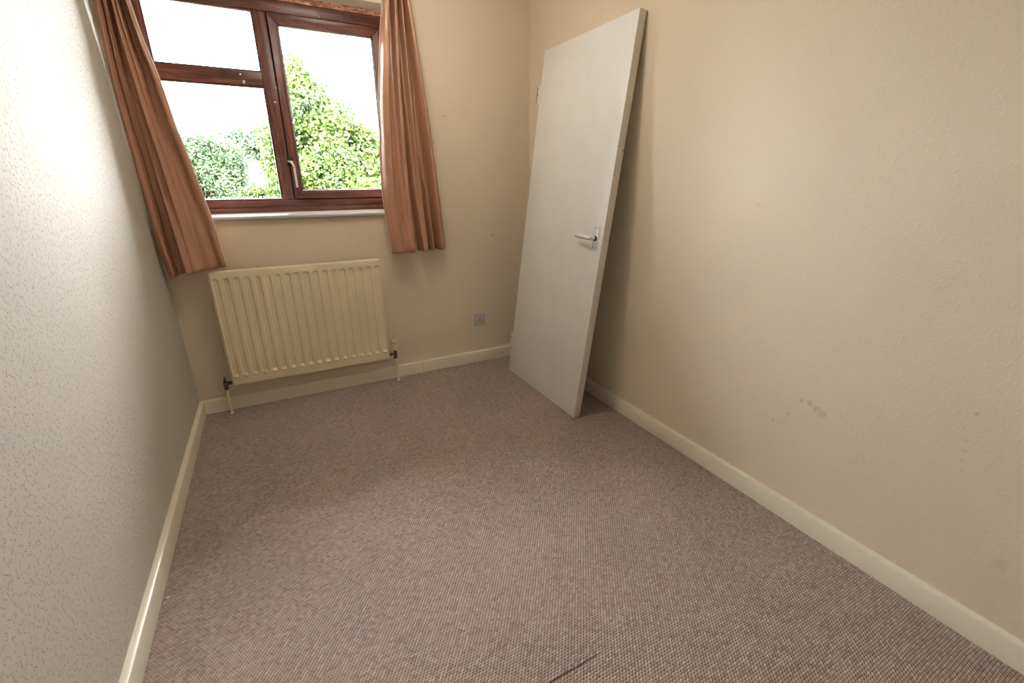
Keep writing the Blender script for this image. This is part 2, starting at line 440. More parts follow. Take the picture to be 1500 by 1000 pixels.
# casement with mitred members, standing slightly proud
CX0, CX1, CZ0, CZ1 = 0.668, 1.233, 1.161, 2.062
bm = bmesh.new()
for q in ((CX0 + .047, CX0 + .051, CZ0 + .047, CZ1 - .047), (CX1 - .051, CX1 - .047, CZ0 + .047, CZ1 - .047), (CX0 + .051, CX1 - .051, CZ0 + .047, CZ0 + .051), (CX0 + .051, CX1 - .051, CZ1 - .051, CZ1 - .047)):
    box(bm, q[0], q[1], YF + 0.006, YF + 0.027, q[2], q[3])
cas = finish('casement', bm, M_woodz, win)
cw, cy0, cy1 = 0.046, YF - 0.012, YF + 0.045
def mitred(name, A, B, C, D, mat):
    bm = bmesh.new()
    f = [bm.verts.new((p[0], cy0 + (0.006 if i > 1 else 0), p[1])) for i, p in enumerate((A, B, C, D))]
    g = [bm.verts.new((p[0], cy1, p[1])) for p in (A, B, C, D)]
    bm.faces.new(f); bm.faces.new(g[::-1])
    for i in range(4):
        j = (i + 1) % 4; bm.faces.new((f[j], f[i], g[i], g[j]))
    es = [e for e in bm.edges if all(v in f for v in e.verts)]
    bmesh.ops.bevel(bm, geom=es, offset=0.0035, segments=2, profile=0.5, affect='EDGES')
    return finish(name, bm, mat, cas, 0.7)
g_ = 0.0005
mitred('casement_rail', (CX0 + g_, CZ0), (CX1 - g_, CZ0), (CX1 - cw, CZ0 + cw), (CX0 + cw, CZ0 + cw), M_woodx)
mitred('casement_rail', (CX0 + g_, CZ1), (CX1 - g_, CZ1), (CX1 - cw, CZ1 - cw), (CX0 + cw, CZ1 - cw), M_woodx)
mitred('casement_stile', (CX0, CZ0 + g_), (CX0, CZ1 - g_), (CX0 + cw, CZ1 - cw), (CX0 + cw, CZ0 + cw), M_woodz)
mitred('casement_stile', (CX1, CZ0 + g_), (CX1, CZ1 - g_), (CX1 - cw, CZ1 - cw), (CX1 - cw, CZ0 + cw), M_woodz)
for nm, q, mt in (('rebate_strip', (0.655, 0.690, 1.150, 2.070), M_woodz), ('rebate_strip', (1.215, 1.240, 1.150, 2.070), M_woodz), ('rebate_strip', (0.690, 1.215, 1.150, 1.185), M_woodx), ('rebate_strip', (0.690, 1.215, 2.040, 2.070), M_woodx)):
    bevbox(nm, (q[0], q[1], YF + 0.046, YF + 0.062, q[2], q[3]), mt, win, 0.002)
def pane(x0, x1, z0, z1, y, parent):
    bm = bmesh.new(); box(bm, x0, x1, y, y + 0.004, z0, z1); return finish('pane', bm, M_glass, parent)
pane(0.145, 0.601, 1.159, 1.722, YF + 0.032, win)
pane(0.145, 0.601, 1.794, 2.064, YF + 0.032, win)
pane(CX0 + cw - .004, CX1 - cw + .004, CZ0 + cw - .004, CZ1 - cw + .004, YF + 0.028, cas)
# dark putty line round the outside of each pane + pale outer seal
# casement fastener
hb = bevbox('fastener_plate', (0.655, 0.690, cy0 - 0.006, cy0 + 0.0005, 1.335, 1.381), M_black, win, 0.002)
hd = bmesh.new()
yk = cy0 - 0.016
tube(hd, [(0.676, cy0 - 0.003, 1.356), (0.677, yk, 1.355), (0.678, yk - 0.006, 1.354)], [0.009, 0.0085, 0.006], 14)
tube(hd, [(0.657, yk + 0.001, 1.360), (0.668, yk - 0.001, 1.358), (0.678, yk - 0.002, 1.352), (0.683, yk - 0.004, 1.338), (0.686, yk - 0.004, 1.328)], [0.0035, 0.006, 0.007, 0.006, 0.0055], 12)
v = box(hd, 0.679, 0.6905, yk - 0.009, yk - 0.001, 1.222, 1.330)
for q in v:
    if q.co.z < 1.25: q.co.x += 0.001
finish('fastener_handle', hd, M_alu, win, 0.6)
disc('screw_hole', (0.683, yk - 0.009, 1.326), 0.003, (0, 1, 0), M_dark, win, 0.002)
# sill board, sloping gently to a round nose
bm = bmesh.new()
prof = [(YF + 0.01, 1.062), (YF + 0.01, 1.0905), (-0.012, 1.0835), (-0.020, 1.082), (-0.026, 1.0775), (-0.0275, 1.072), (-0.026, 1.0665), (-0.022, 1.063), (0.0, 1.062)]
prism(bm, prof, 0, OX0 + 0.001, OX1 - 0.001)
finish('window_sill', bm, M_sill, win, 0.5)
bm = bmesh.new()
prof2 = [(-0.0005, 1.0625), (-0.0005, 1.0832), (-0.012, 1.0835), (-0.020, 1.082), (-0.026, 1.0775), (-0.0275, 1.072), (-0.026, 1.0665), (-0.022, 1.063)]
prism(bm, prof2, 0, OX0 - 0.04, OX1 + 0.03)
finish('sill_nosing', bm, M_sill, win, 0.5)
# ragged bare-wood strip where the plaster meets the frame head
bm = bmesh.new()
N = 90
lo, hi = [], []
for i in range(N + 1):
    x = FX0 + 0.004 + (FX1 - FX0 - 0.008) * i / N
    r1 = noise.noise(Vector((x * 25, 3, 0))); r2 = noise.noise(Vector((x * 60, 9, 0)))
    lo.append((x, YF - 0.004 - 0.003 * abs(r2), 2.121 + 0.002 * r2)); hi.append((x, YF - 0.010 - 0.014 * max(0, r1 + 0.3) - 0.004 * abs(r2), 2.1422))
lv = [bm.verts.new(p) for p in lo]; hv = [bm.verts.new(p) for p in hi]; bv = [bm.verts.new((p[0], YF + 0.02, 2.1422)) for p in lo]; cv = [bm.verts.new((p[0], YF + 0.02, 2.121)) for p in lo]
for i in range(N):
    for A, B in ((lv, hv), (hv, bv), (bv, cv), (cv, lv)):
        bm.faces.new((A[i], A[i + 1], B[i + 1], B[i]))
bm.faces.new((lv[0], hv[0], bv[0], cv[0])); bm.faces.new((lv[-1], cv[-1], bv[-1], hv[-1]))
o = finish('head_filler_strip', bm, M_raw, win)
o['label'] = 'ragged strip of bare splintered wood above the frame head'

# ------------------------------------------------------------------ radiator
rad = empty('radiator', (0.6245, -0.045, 0.168))
tag(rad, 'cream enamel panel radiator with vertical flutes under the window', 'radiator')
RX0, RX1, RZ0, RZ1, RY = 0.189, 1.060, 0.168, 0.8156, -0.090
ox, oy, oz = rad.location
pitch_, x_first = 0.04865, 0.212
def flute(x, z):
    i = round((x - x_first) / pitch_); i = max(0, min(17, i))
    dx = abs(x - (x_first + i * pitch_))
    zt, zb = 0.778, 0.222; hw = 0.0165
    # rounded-end slot distance
    if z > zt - hw: d = math.hypot(dx, z - (zt - hw))
    elif z < zb + hw: d = math.hypot(dx, z - (zb + hw))
    else: d = dx
    t = (hw - d) / 0.0065
    t = max(0, min(1, t)); t = t * t * (3 - 2 * t)
    dep = 0.008 * t
    # pressed boss at the foot of each slot
    e = math.hypot(dx, (z - 0.226))
    s = max(0, 1 - e / 0.014); dep -= 0.010 * s * s * (3 - 2 * s)
    return dep
xs = []
x = RX0 + 0.006
xs = [RX0 + 0.006 + (RX1 - RX0 - 0.012) * i / 300 for i in range(301)]
zs = [RZ0 + 0.006, RZ0 + 0.02, 0.2] + [0.206 + 0.0035 * i for i in range(14)] + [0.2585 + (0.752 - 0.2585) * i / 8 for i in range(9)] + [0.756 + 0.0035 * i for i in range(8)] + [0.79, RZ1 - 0.006]
bm = bmesh.new()
grid = [[bm.verts.new((x - ox, RY + flute(x, z) - oy, z - oz)) for x in xs] for z in zs]
for r0, r1 in zip(grid, grid[1:]):
    for k in range(len(xs) - 1): bm.faces.new((r0[k], r0[k + 1], r1[k + 1], r1[k]))
# rolled edges
def ring(ins, y):
    a, b_, c_, d__ = RX0 + ins, RX1 - ins, RZ0 + ins, RZ1 - ins
    return a, b_, c_, d__, y
border = [grid[0][k] for k in range(len(xs))] + [grid[j][-1] for j in range(1, len(zs))] + [grid[-1][k] for k in range(len(xs) - 2, -1, -1)] + [grid[j][0] for j in range(len(zs) - 2, 0, -1)]
cx_, cz_ = (RX0 + RX1) / 2 - ox, (RZ0 + RZ1) / 2 - oz
prev = border
for exp, yy in ((0.003, RY + 0.0012), (0.0055, RY + 0.004), (0.006, RY + 0.009), (0.006, RY + 0.012)):
    cur = []
    for v in border:
        sx = (v.co.x - cx_); sz = (v.co.z - cz_)
        nx = v.co.x + (exp if abs(sx - (RX1 - RX0) / 2 + .006) < 1e-4 else (-exp if abs(sx + (RX1 - RX0) / 2 - .006) < 1e-4 else 0))
        nz = v.co.z + (exp if abs(sz - (RZ1 - RZ0) / 2 + .006) < 1e-4 else (-exp if abs(sz + (RZ1 - RZ0) / 2 - .006) < 1e-4 else 0))
        cur.append(bm.verts.new((nx, yy - oy, nz)))
    for k in range(len(border)):
        j = (k + 1) % len(border); bm.faces.new((prev[k], prev[j], cur[j], cur[k]))
    prev = cur
o = finish('panel', bm, M_rad, rad, 0.9)
def rbox(name, x0, x1, y0, y1, z0, z1, mat=M_rad, bev=0.002, seg=1):
    return bevbox(name, (x0 - ox, x1 - ox, y0 - oy, y1 - oy, z0 - oz, z1 - oz), mat, rad, bev, seg)
rbox('back_plate', RX0 + 0.003, RX1 - 0.003, RY + 0.013, RY + 0.022, RZ0 + 0.003, RZ1 - 0.003)
rbox('seam_rim', RX0 - 0.004, RX1 + 0.004, RY + 0.0115, RY + 0.0155, RZ0 - 0.004, RZ1 + 0.001, bev=0.001)
for bx in (RX0 + 0.12, RX1 - 0.12):
    rbox('wall_bracket', bx - 0.02, bx + 0.02, RY + 0.022, -0.0005, RZ0 + 0.05, RZ1 - 0.06, bev=0.003)
c_ = disc('paint_chip', (0.351 - ox, RY - 0.0002 - oy, 0.767 - oz), 0.0085, (0, 1, 0), M_chip, rad, 0.0016, 9)
c_['label'] = 'pale grey chip in the enamel near the top left'

def lathe_z(bm, x, y, prof, n=18, mi=0):
    rings = [[bm.verts.new((x + r * math.cos(2 * math.pi * k / n), y + r * math.sin(2 * math.pi * k / n), z)) for k in range(n)] for r, z in prof]
    for a, b2 in zip(rings, rings[1:]):
        for k in range(n): bm.faces.new((a[k], a[(k + 1) % n], b2[(k + 1) % n], b2[k])).material_index = mi
    bm.faces.new(rings[0][::-1]).material_index = mi; bm.faces.new(rings[-1]).material_index = mi
# left: tarnished lockshield valve
VY = -0.066
va = empty('radiator_valve', (0.150, VY, 0)); tag(va, 'tarnished black lockshield valve at the lower left of the radiator, on a cream pipe', 'valve')
bm = bmesh.new()
lathe_z(bm, 0, 0, [(0.009, 0.148), (0.012, 0.150), (0.012, 0.160), (0.0085, 0.163), (0.0085, 0.172), (0.011, 0.174), (0.011, 0.196), (0.007, 0.199), (0.006, 0.203), (0.006, 0.212), (0.0028, 0.214), (0.0028, 0.226)], 10)
tube(bm, [(0.004, 0, 0.186), (0.014, 0, 0.186), (0.0141, 0, 0.186), (0.026, 0, 0.186), (0.0261, 0, 0.186), (0.034, 0, 0.186)], [0.007, 0.007, 0.0115, 0.0115, 0.0075, 0.0075], 8)
finish('valve_body', bm, M_tarn, va, 0.5)
bm = bmesh.new(); tube(bm, [(0.033, 0, 0.187), (0.060, 0.0, 0.187)], 0.008, 12)
finish('tail_pipe', bm, M_rad, va, 0.6)
disc('valve_nut', (0.002, -0.0125, 0.186), 0.0055, (0, 1, 0), M_chrome, va, 0.005, 6)
bm = bmesh.new(); tube(bm, [(0, 0, 0.150), (-0.001, 0.001, 0.09), (-0.0015, 0.0, 0.0)], 0.0070, 14)
tube(bm, [(-0.0015, 0, 0.010), (-0.0015, 0, -0.0)], [0.0072, 0.0105], 14)
finish('pipe', bm, M_rad, va, 0.6)
# right: thermostatic valve with cream cap
vb = empty('radiator_valve', (1.106, VY, 0)); tag(vb, 'chrome radiator valve with a cream plastic cap at the lower right of the radiator', 'valve')
bm = bmesh.new()
lathe_z(bm, 0, 0, [(0.009, 0.158), (0.012, 0.160), (0.012, 0.171), (0.0085, 0.174), (0.0085, 0.178), (0.0125, 0.181), (0.0125, 0.200), (0.009, 0.204), (0.013, 0.207), (0.013, 0.219)], 12)
tube(bm, [(-0.004, 0, 0.190), (-0.016, 0, 0.190), (-0.0161, 0, 0.190), (-0.029, 0, 0.190), (-0.0291, 0, 0.190), (-0.038, 0, 0.190)], [0.007, 0.007, 0.012, 0.012, 0.008, 0.008], 10)
finish('valve_body', bm, M_tarn, vb, 0.5)
disc('valve_nut', (-0.0225, -0.0125, 0.190), 0.006, (0, 1, 0), M_chrome, vb, 0.004, 6)
bm = bmesh.new(); tube(bm, [(-0.037, 0, 0.190), (-0.058, 0, 0.190)], 0.0085, 12)
finish('tail_pipe', bm, M_rad, vb, 0.6)
bm = bmesh.new()
n = 20
prof = [(0.0125, 0.214), (0.0165, 0.219), (0.0178, 0.225), (0.0182, 0.262), (0.0178, 0.276), (0.0160, 0.281), (0.010, 0.283)]
rings = []
for r, z in prof:
    rings.append([bm.verts.new(((r - (0.0010 if k % 2 else 0)) * math.cos(2 * math.pi * k / n), (r - (0.0010 if k % 2 else 0)) * math.sin(2 * math.pi * k / n), z)) for k in range(n)])
for a, b2 in zip(rings, rings[1:]):
    for k in range(n): bm.faces.new((a[k], a[(k + 1) % n], b2[(k + 1) % n], b2[k]))
bm.faces.new(rings[0][::-1]); bm.faces.new(rings[-1])
finish('valve_cap', bm, M_valvecap, vb, 0.7)
bm = bmesh.new(); box(bm, -0.0015, 0.0015, -0.0188, -0.0178, 0.256, 0.272); finish('setting_mark', bm, M_dark, vb)
bm = bmesh.new(); tube(bm, [(0, 0, 0.160), (0.003, 0.001, 0.09), (0.006, 0.0, 0.0)], 0.0070, 14)
tube(bm, [(0.006, 0, 0.010), (0.006, 0, 0.0)], [0.0072, 0.0105], 14)
finish('pipe', bm, M_rad, vb, 0.6)

# ------------------------------------------------------------------ socket
so = empty('wall_socket', (1.740, 0, 0.318)); tag(so, 'small grey-white single plug socket on the back wall right of the radiator', 'socket')
bevbox('faceplate', (-0.040, 0.040, -0.010, 0.0, -0.042, 0.042), M_plastic, so, 0.003)
for n_, (x0, x1, z0, z1) in (('earth_slot', (-0.003, 0.003, 0.004, 0.013)), ('pin_slot', (-0.014, -0.007, -0.011, -0.006)), ('pin_slot', (0.007, 0.014, -0.011, -0.006))):
    bm = bmesh.new(); box(bm, x0, x1, -0.0108, -0.006, z0, z1); finish(n_, bm, M_dark, so)
for sx in (-0.030, 0.030):
    disc('screw', (sx, -0.0105, 0.0), 0.0028, (0, 1, 0), M_plastic, so, 0.002, 8)

# ------------------------------------------------------------------ unhung door leaning on the right wall
PHI, LEAN, DH, DW, DT = -0.0052, 0.1259, 1.981, 0.785, 0.042
P0 = Vector((1.8490, -1.0411, 0))
e_ = Vector((math.sin(PHI), math.cos(PHI), 0)); o_ = Vector((e_.y, -e_.x, 0))
u_ = math.cos(LEAN) * Vector((0, 0, 1)) + math.sin(LEAN) * o_
n_ = e_.cross(u_)
if n_.x < 0: n_ = -n_
# keep the lower back edge on the floor and the upper back edge on the wall
lift = max(0.0, -(n_ * DT).z)
door = empty('leaning_door'); tag(door, 'white painted flush door taken off its hinges, leaning on the right wall', 'door')
MD = Matrix((e_, n_, u_)).transposed().to_4x4(); MD.translation = P0 + Vector((0, 0, 0)) + u_ * 0
door.matrix_world = MD
# local axes: x along width (away from camera), y through thickness (towards wall), z up the door
bm = bmesh.new(); box(bm, 0, DW, 0, DT, lift / math.cos(LEAN), DH)
# shear the bottom so that the slab stands on the carpet along its back edge
es = [e for e in bm.edges]
bmesh.ops.bevel(bm, geom=es, offset=0.0022, segments=2, profile=0.5, affect='EDGES')
for f in bm.faces:
    f.normal_update()
    if abs(f.normal.x) > 0.9: f.material_index = 1
# foot plane: cut flat on the floor
slab = finish('slab', bm, [M_door, M_doorside], door, 0.7)
for v in slab.data.vertices:
    if v.co.z < 0.05:
        v.co.z = v.co.z - lift / math.cos(LEAN) + math.tan(LEAN) * v.co.y + 0.0015
# lever handle on its plate
def dbox(name, x0, x1, y0, y1, z0, z1, mat, bev=0.002, parent=door):
    return bevbox(name, (x0, x1, y0, y1, z0, z1), mat, parent, bev, 2)
PX = 0.052
hdl = dbox('handle_backplate', PX - 0.021, PX + 0.021, -0.005, 0.0003, 0.930, 1.046, M_alu, 0.0018)
bm = bmesh.new()
tube(bm, [(PX, -0.003, 0.985), (PX, -0.016, 0.985)], [0.0135, 0.0115], 18)
finish('spindle_collar', bm, M_tarn, hdl, 0.6)
bm = bmesh.new()
tube(bm, [(PX, -0.010, 0.985), (PX, -0.032, 0.985), (PX + 0.004, -0.040, 0.985), (PX + 0.014, -0.043, 0.985), (PX + 0.05, -0.043, 0.986), (PX + 0.10, -0.042, 0.987), (PX + 0.122, -0.041, 0.988)],
     [0.0095, 0.0095, 0.0105, 0.0110, 0.0110, 0.0120, 0.0105], 16)
for v in bm.verts:
    if v.co.y < -0.030 and v.co.x > PX + 0.02: v.co.y = -0.042 + (v.co.y + 0.042) * 0.55
finish('lever', bm, M_alu, hdl, 0.7)
for (a, c) in ((-0.010, 1.036), (0.007, 1.036), (-0.010, 0.940), (0.007, 0.940)):
    disc('plate_screw', (PX + a, -0.0052, c), 0.0026, (0, 1, 0), M_dark, hdl, 0.0014, 8)
# old fixing marks
for (a, c, r) in ((0.058, 1.440, 0.0045), (0.056, 1.075, 0.003), (0.055, 0.905, 0.003)):
    o = disc('filler_mark', (a, -0.0002, c), r, (0, 1, 0), M_doorside, door, 0.001, 8)
for (y, z, r) in ((0.004, 1.4185, 0.0028), (0.034, 1.404, 0.0028), (0.006, 1.29, 0.0022)):
    disc('screw_hole', (-0.0003, y, z), r, (1, 0, 0), M_dark, door, 0.0016, 8)
# latch in the near edge
bevbox('latch_plate', (-0.0012, 0.001, 0.012, 0.030, 0.950, 1.008), M_doorside, door, 0.0008)
bm = bmesh.new(); prism(bm, [(-0.0095, 0.0155), (-0.0005, 0.0155), (-0.0005, 0.0265), (-0.003, 0.0265)], 2, 0.970, 0.988)
finish('latch_bolt', bm, M_alu, door)
# hinges on the far edge: leaf, knuckles, screws
def hinge(z, black):
    mat = M_sill
    h = bevbox('hinge', (-0.001, 0.031, 0.001, 0.0035, -0.045, 0.045), mat, door, 0.0006, 1)
    h.location = (DW, 0, z)
    bevbox('leaf', (-0.001, 0.0015, 0.003, 0.030, -0.045, 0.045), mat, h, 0.0006, 1)
    for k in range(5):
        bm = bmesh.new(); z0 = -0.045 + k * 0.0182
        tube(bm, [(0.004, -0.003, z0), (0.004, -0.003, z0 + 0.0172)], 0.0045, 12)
        finish('knuckle', bm, mat, h, 0.6)
    for k in (-0.03, 0, 0.03):
        disc('screw_hole', (0.018 + (0.005 if k == 0 else 0), 0.0005, k), 0.0040, (0, 1, 0), M_dark, h, 0.0014, 8)
    if black:
        bevbox('hinge_edge', (0.031, 0.035, -0.001, 0.004, -0.045, 0.045), M_tarn, h, 0.0005, 1)
hinge(1.752, True)
hinge(0.235, False)
# small scar on the wall beside the latch
disc('wall_scar', (W - 0.0005, -0.893, 0.944), 0.0035, (1, 0, 0), M_dark, wall_right, 0.002, 7)
disc('wall_scar', (W - 0.0003, -0.58, 1.95), 0.003, (1, 0, 0), M_dark, wall_right, 0.0012, 7)

# ------------------------------------------------------------------ curtains
def interp(tab, z):
    tab = sorted(tab)
    if z <= tab[0][0]: return tab[0][1]
    if z >= tab[-1][0]:
        (a, b_), (c, d) = tab[-2], tab[-1]
        return d + (d - b_) / (c - a) * (z - c) * 0.6
    for (a, b_), (c, d) in zip(tab, tab[1:]):
        if a <= z <= c: return b_ + (d - b_) * (z - a) / (c - a)

def smooth_tab(tab):
    # gentle moving average by resampling
    zs_ = [0.8 + 1.5 * i / 40 for i in range(41)]
    raw = [interp(tab, z) for z in zs_]
    for _ in range(3): raw = [raw[0]] + [(raw[i - 1] + 2 * raw[i] + raw[i + 1]) / 4 for i in range(1, 40)] + [raw[-1]]
    return list(zip(zs_, raw))

def make_curtain(name, label, L, R, folds_top, folds_bot, ztop, zbot, ybase, split=None, seed=0, ncol=150, nrow=60):
    """L, R: edge x by height. folds: list of (s, depth) with depth towards the room, interpolated smoothly between top and bottom."""
    root = empty(name, ((interp(L, 1.5) + interp(R, 1.5)) / 2, ybase, zbot(0.5)))
    tag(root, label, 'curtain', None)
    L, R = smooth_tab(L), smooth_tab(R)
    def cosint(tab, s):
        for (a, b_), (c, d) in zip(tab, tab[1:]):
            if a <= s <= c:
                t = (s - a) / (c - a) if c > a else 0; t = t * t * (3 - 2 * t); return b_ + (d - b_) * t
        return tab[-1][1]
    def point(s, k):
        zb = zbot(s); z = ztop + (zb - ztop) * k
        # fold positions wander from their place at the top to their place at the foot
        ss = s
        d = cosint(folds_top, ss) * (1 - k) + cosint(folds_bot, ss) * k
        d += 0.0035 * noise.noise(Vector((s * 9 + seed, z * 5, 0))) + 0.002 * noise.noise(Vector((s * 25 + seed, z * 14, 2)))
        xl, xr = interp(L, z), interp(R, z)
        x = xl + (xr - xl) * s + 0.003 * noise.noise(Vector((s * 5 + seed, z * 3, 5))) * (s > 0.02) * (s < 0.98)
        return Vector((x, ybase - d, z))
    def sheet(s0, s1, mat, nm, off=0.0, thick=0.0022):
        bm = bmesh.new(); cols = max(4, int(ncol * (s1 - s0)))
        g = []
        for j in range(nrow + 1):
            row = []
            for i in range(cols + 1):
                s = s0 + (s1 - s0) * i / cols
                p = point(s, j / nrow) + Vector((0, off, 0))
                row.append(p - Vector(root.location))
            g.append(row)
        F = [[bm.verts.new(p) for p in row] for row in g]
        for j in range(nrow):
            for i in range(cols): bm.faces.new((F[j][i], F[j][i + 1], F[j + 1][i + 1], F[j + 1][i]))
        o = finish(nm, bm, mat, root, 3.0)
        md = o.modifiers.new('thickness', 'SOLIDIFY'); md.thickness = thick; md.offset = 0
        return o
    return root, point, sheet

zfoot = lambda a, b_: (lambda s: a + (b_ - a) * s)
# left curtain
LL = [(0.80, 0.024), (0.90, 0.014), (1.05, 0.008), (1.37, 0.008), (1.66, 0.008), (1.72, 0.010), (1.84, 0.022), (1.98, 0.035), (2.2, 0.055)]
LR = [(0.834, 0.280), (1.066, 0.265), (1.223, 0.241), (1.392, 0.221), (1.465, 0.203), (1.59, 0.193), (1.741, 0.177), (1.806, 0.158), (1.978, 0.142), (2.2, 0.12)]
lt_top = [(0, .040), (.07, .050), (.135, .010), (.19, .050), (.27, .056), (.34, -.034), (.44, -.034), (.49, .052), (.55, .034), (.60, .048), (.68, -.034), (.82, -.034), (.91, .052), (1, .040)]
lt_bot = [(0, -.010), (.05, .026), (.12, .036), (.17, -.034), (.27, -.034), (.34, .066), (.47, .054), (.60, .030), (.74, .044), (.87, .020), (.96, .040), (1, .030)]
root, point, sheet = make_curtain('curtain', 'bronze satin curtain at the left of the window, beside the left wall', LL, LR, lt_top, lt_bot, 2.245, zfoot(0.803, 0.838), -0.072, seed=1)
sheet(0.0, 1.0, M_satin, 'cloth')
# lining, showing as a pale line along the window edge
def lining(root, point, s_edge, sgn, y_off=0.004, width=0.05, ext=0.0045):
    bm = bmesh.new(); g = []
    for j in range(61):
        row = []
        for i in range(9):
            t = i / 8
            s = s_edge - sgn * width * (1 - t)
            p = point(min(1, max(0, s)), min(0.985, j / 60)) + Vector((sgn * ext * t, y_off, 0)) - Vector(root.location)
            row.append(bm.verts.new(p))
        g.append(row)
    for a, b2 in zip(g, g[1:]):
        for k in range(8): bm.faces.new((a[k], a[k + 1], b2[k + 1], b2[k]))
    o = finish('lining', bm, M_lining, root, 3.0); o['label'] = 'pale lining showing along the inner edge'
    md = o.modifiers.new('thickness', 'SOLIDIFY'); md.thickness = 0.0012
lining(root, point, 1.0, 1)
# right curtain, in two overlapping widths that part near the foot
RL = [(0.85, 1.143), (1.007, 1.130), (1.162, 1.117), (1.364, 1.124), (1.495, 1.136), (1.625, 1.140), (1.822, 1.163), (2.011, 1.190), (2.134, 1.213), (2.2, 1.222)]
RR = [(0.851, 1.487), (1.103, 1.470), (1.369, 1.447), (1.571, 1.431), (1.811, 1.400), (2.003, 1.376), (2.154, 1.351), (2.2, 1.345)]
rt_top = [(0, .010), (.07, .058), (.17, .060), (.23, -.034), (.33, -.034), (.38, .060), (.46, .056), (.52, -.034), (.57, -.030), (.62, .058), (.67, .052), (.74, -.034), (.80, -.030), (.86, .056), (.94, .050), (1, .000)]
rt_bot = [(0, .010), (.10, .050), (.24, .034), (.33, .064), (.42, .050), (.455, -.026), (.50, -.030), (.55, .052), (.62, .048), (.68, -.022), (.74, .046), (.83, -.034), (.91, .056), (1, .000)]
root2, point2, sheet2 = make_curtain('curtain', 'bronze satin curtain at the right of the window, parted at its foot', RL, RR, rt_top, rt_bot, 2.245, zfoot(0.842, 0.846), -0.072, seed=4)
# one cloth whose foot has a slit: built as two sheets meeting along the slit
bm = bmesh.new()
def slit_x(side, k):
    # gap opens over the last fifth of the drop
    g = max(0, (k - 0.80) / 0.20); return side * 0.011 * (g ** 0.7)
ncol, nrow = 150, 60
SL = 0.465
left_c, right_c = [], []
for j in range(nrow + 1):
    k = j / nrow; ra, rb = [], []
    for i in range(71):
        s = SL * i / 70; p = point2(s, k)
        p.x += slit_x(-1, k) * (i / 70) ** 3
        ra.append(bm.verts.new(p - Vector(root2.location)))
    for i in range(81):
        s = SL + (1 - SL) * i / 80; p = point2(s, k)
        p.x += slit_x(1, k) * (1 - i / 80) ** 3
        if i == 0 and k <= 0.80: rb.append(ra[-1])
        else: rb.append(bm.verts.new(p - Vector(root2.location)))
    left_c.append(ra); right_c.append(rb)
for G in (left_c, right_c):
    for a, b2 in zip(G, G[1:]):
        for q in range(len(a) - 1): bm.faces.new((a[q], a[q + 1], b2[q + 1], b2[q]))
cl = finish('cloth', bm, M_satin, root2, 3.0)
md = cl.modifiers.new('thickness', 'SOLIDIFY'); md.thickness = 0.0022; md.offset = 0
lining(root2, point2, 0.0, -1, ext=0.0025)

# curtain rail above the frame of the picture, carrying both curtains
rl = empty('curtain_rail', (0.69, -0.06, 2.255)); tag(rl, 'white curtain rail above the window carrying both curtains', 'rail')
bevbox('track', (-0.685, 0.72, -0.012, 0.006, -0.008, 0.014), M_sill, rl, 0.002)
for bx in (-0.6, 0.0, 0.64):
    bevbox('rail_bracket', (bx - 0.012, bx + 0.012, 0.004, 0.0595, -0.006, 0.012), M_sill, rl, 0.002)

# ------------------------------------------------------------------ crumbs on the carpet
def flake(x, y, r, label):
    bm = bmesh.new()
    k = 6
    ring_ = [bm.verts.new((r * (0.7 + 0.5 * rnd.random()) * math.cos(6.283 * i / k), r * (0.7 + 0.5 * rnd.random()) * math.sin(6.283 * i / k), 0.001 + 0.002 * rnd.random())) for i in range(k)]
    top = bm.verts.new((0, 0, 0.0045)); bot = bm.verts.new((0, 0, 0.0002))
    for i in range(k):
        j = (i + 1) % k; bm.faces.new((ring_[i], ring_[j], top)); bm.faces.new((ring_[j], ring_[i], bot))
    o = finish('paint_flake', bm, M_white); o.location = (x, y, 0)
    tag(o, label, 'debris', 'paint flakes by the left skirting')
flake(0.036, -1.378, 0.0045, 'larger white paint flake on the carpet by the left skirting')
flake(0.030, -1.398, 0.0030, 'tiny white paint flake just nearer than the larger one, by the left skirting')

# ------------------------------------------------------------------ ceiling pendant (out of the picture, the room's own lamp)
pl = empty('pendant_lamp', (1.05, -0.85, ZC)); tag(pl, 'opal glass globe lamp close under the ceiling', 'lamp')
bm = bmesh.new(); lathe_z(bm, 0, 0, [(0.045, 0.0), (0.043, -0.012), (0.02, -0.026)], 24); finish('ceiling_rose', bm, M_sill, pl, 0.6)
bm = bmesh.new(); tube(bm, [(0, 0, -0.024), (0, 0, -0.060)], 0.010, 8); finish('stem', bm, M_sill, pl, 0.6)
bm = bmesh.new(); lathe_z(bm, 0, 0, [(0.014, -0.058), (0.019, -0.064), (0.019, -0.088), (0.015, -0.090)], 20); finish('lamp_holder', bm, M_sill, pl, 0.6)
bm = bmesh.new(); bmesh.ops.create_uvsphere(bm, u_segments=28, v_segments=18, radius=0.10)
for v in bm.verts: v.co.z = v.co.z * 0.8 - 0.165
finish('globe', bm, M_bulb, pl, 3.0)

# ------------------------------------------------------------------ outside
bm = bmesh.new(); box(bm, -60, 60, 0.6, 90, -2.9, -2.7)
gr = struct(finish('ground', bm, M_grass), 'garden lawn far below the window')

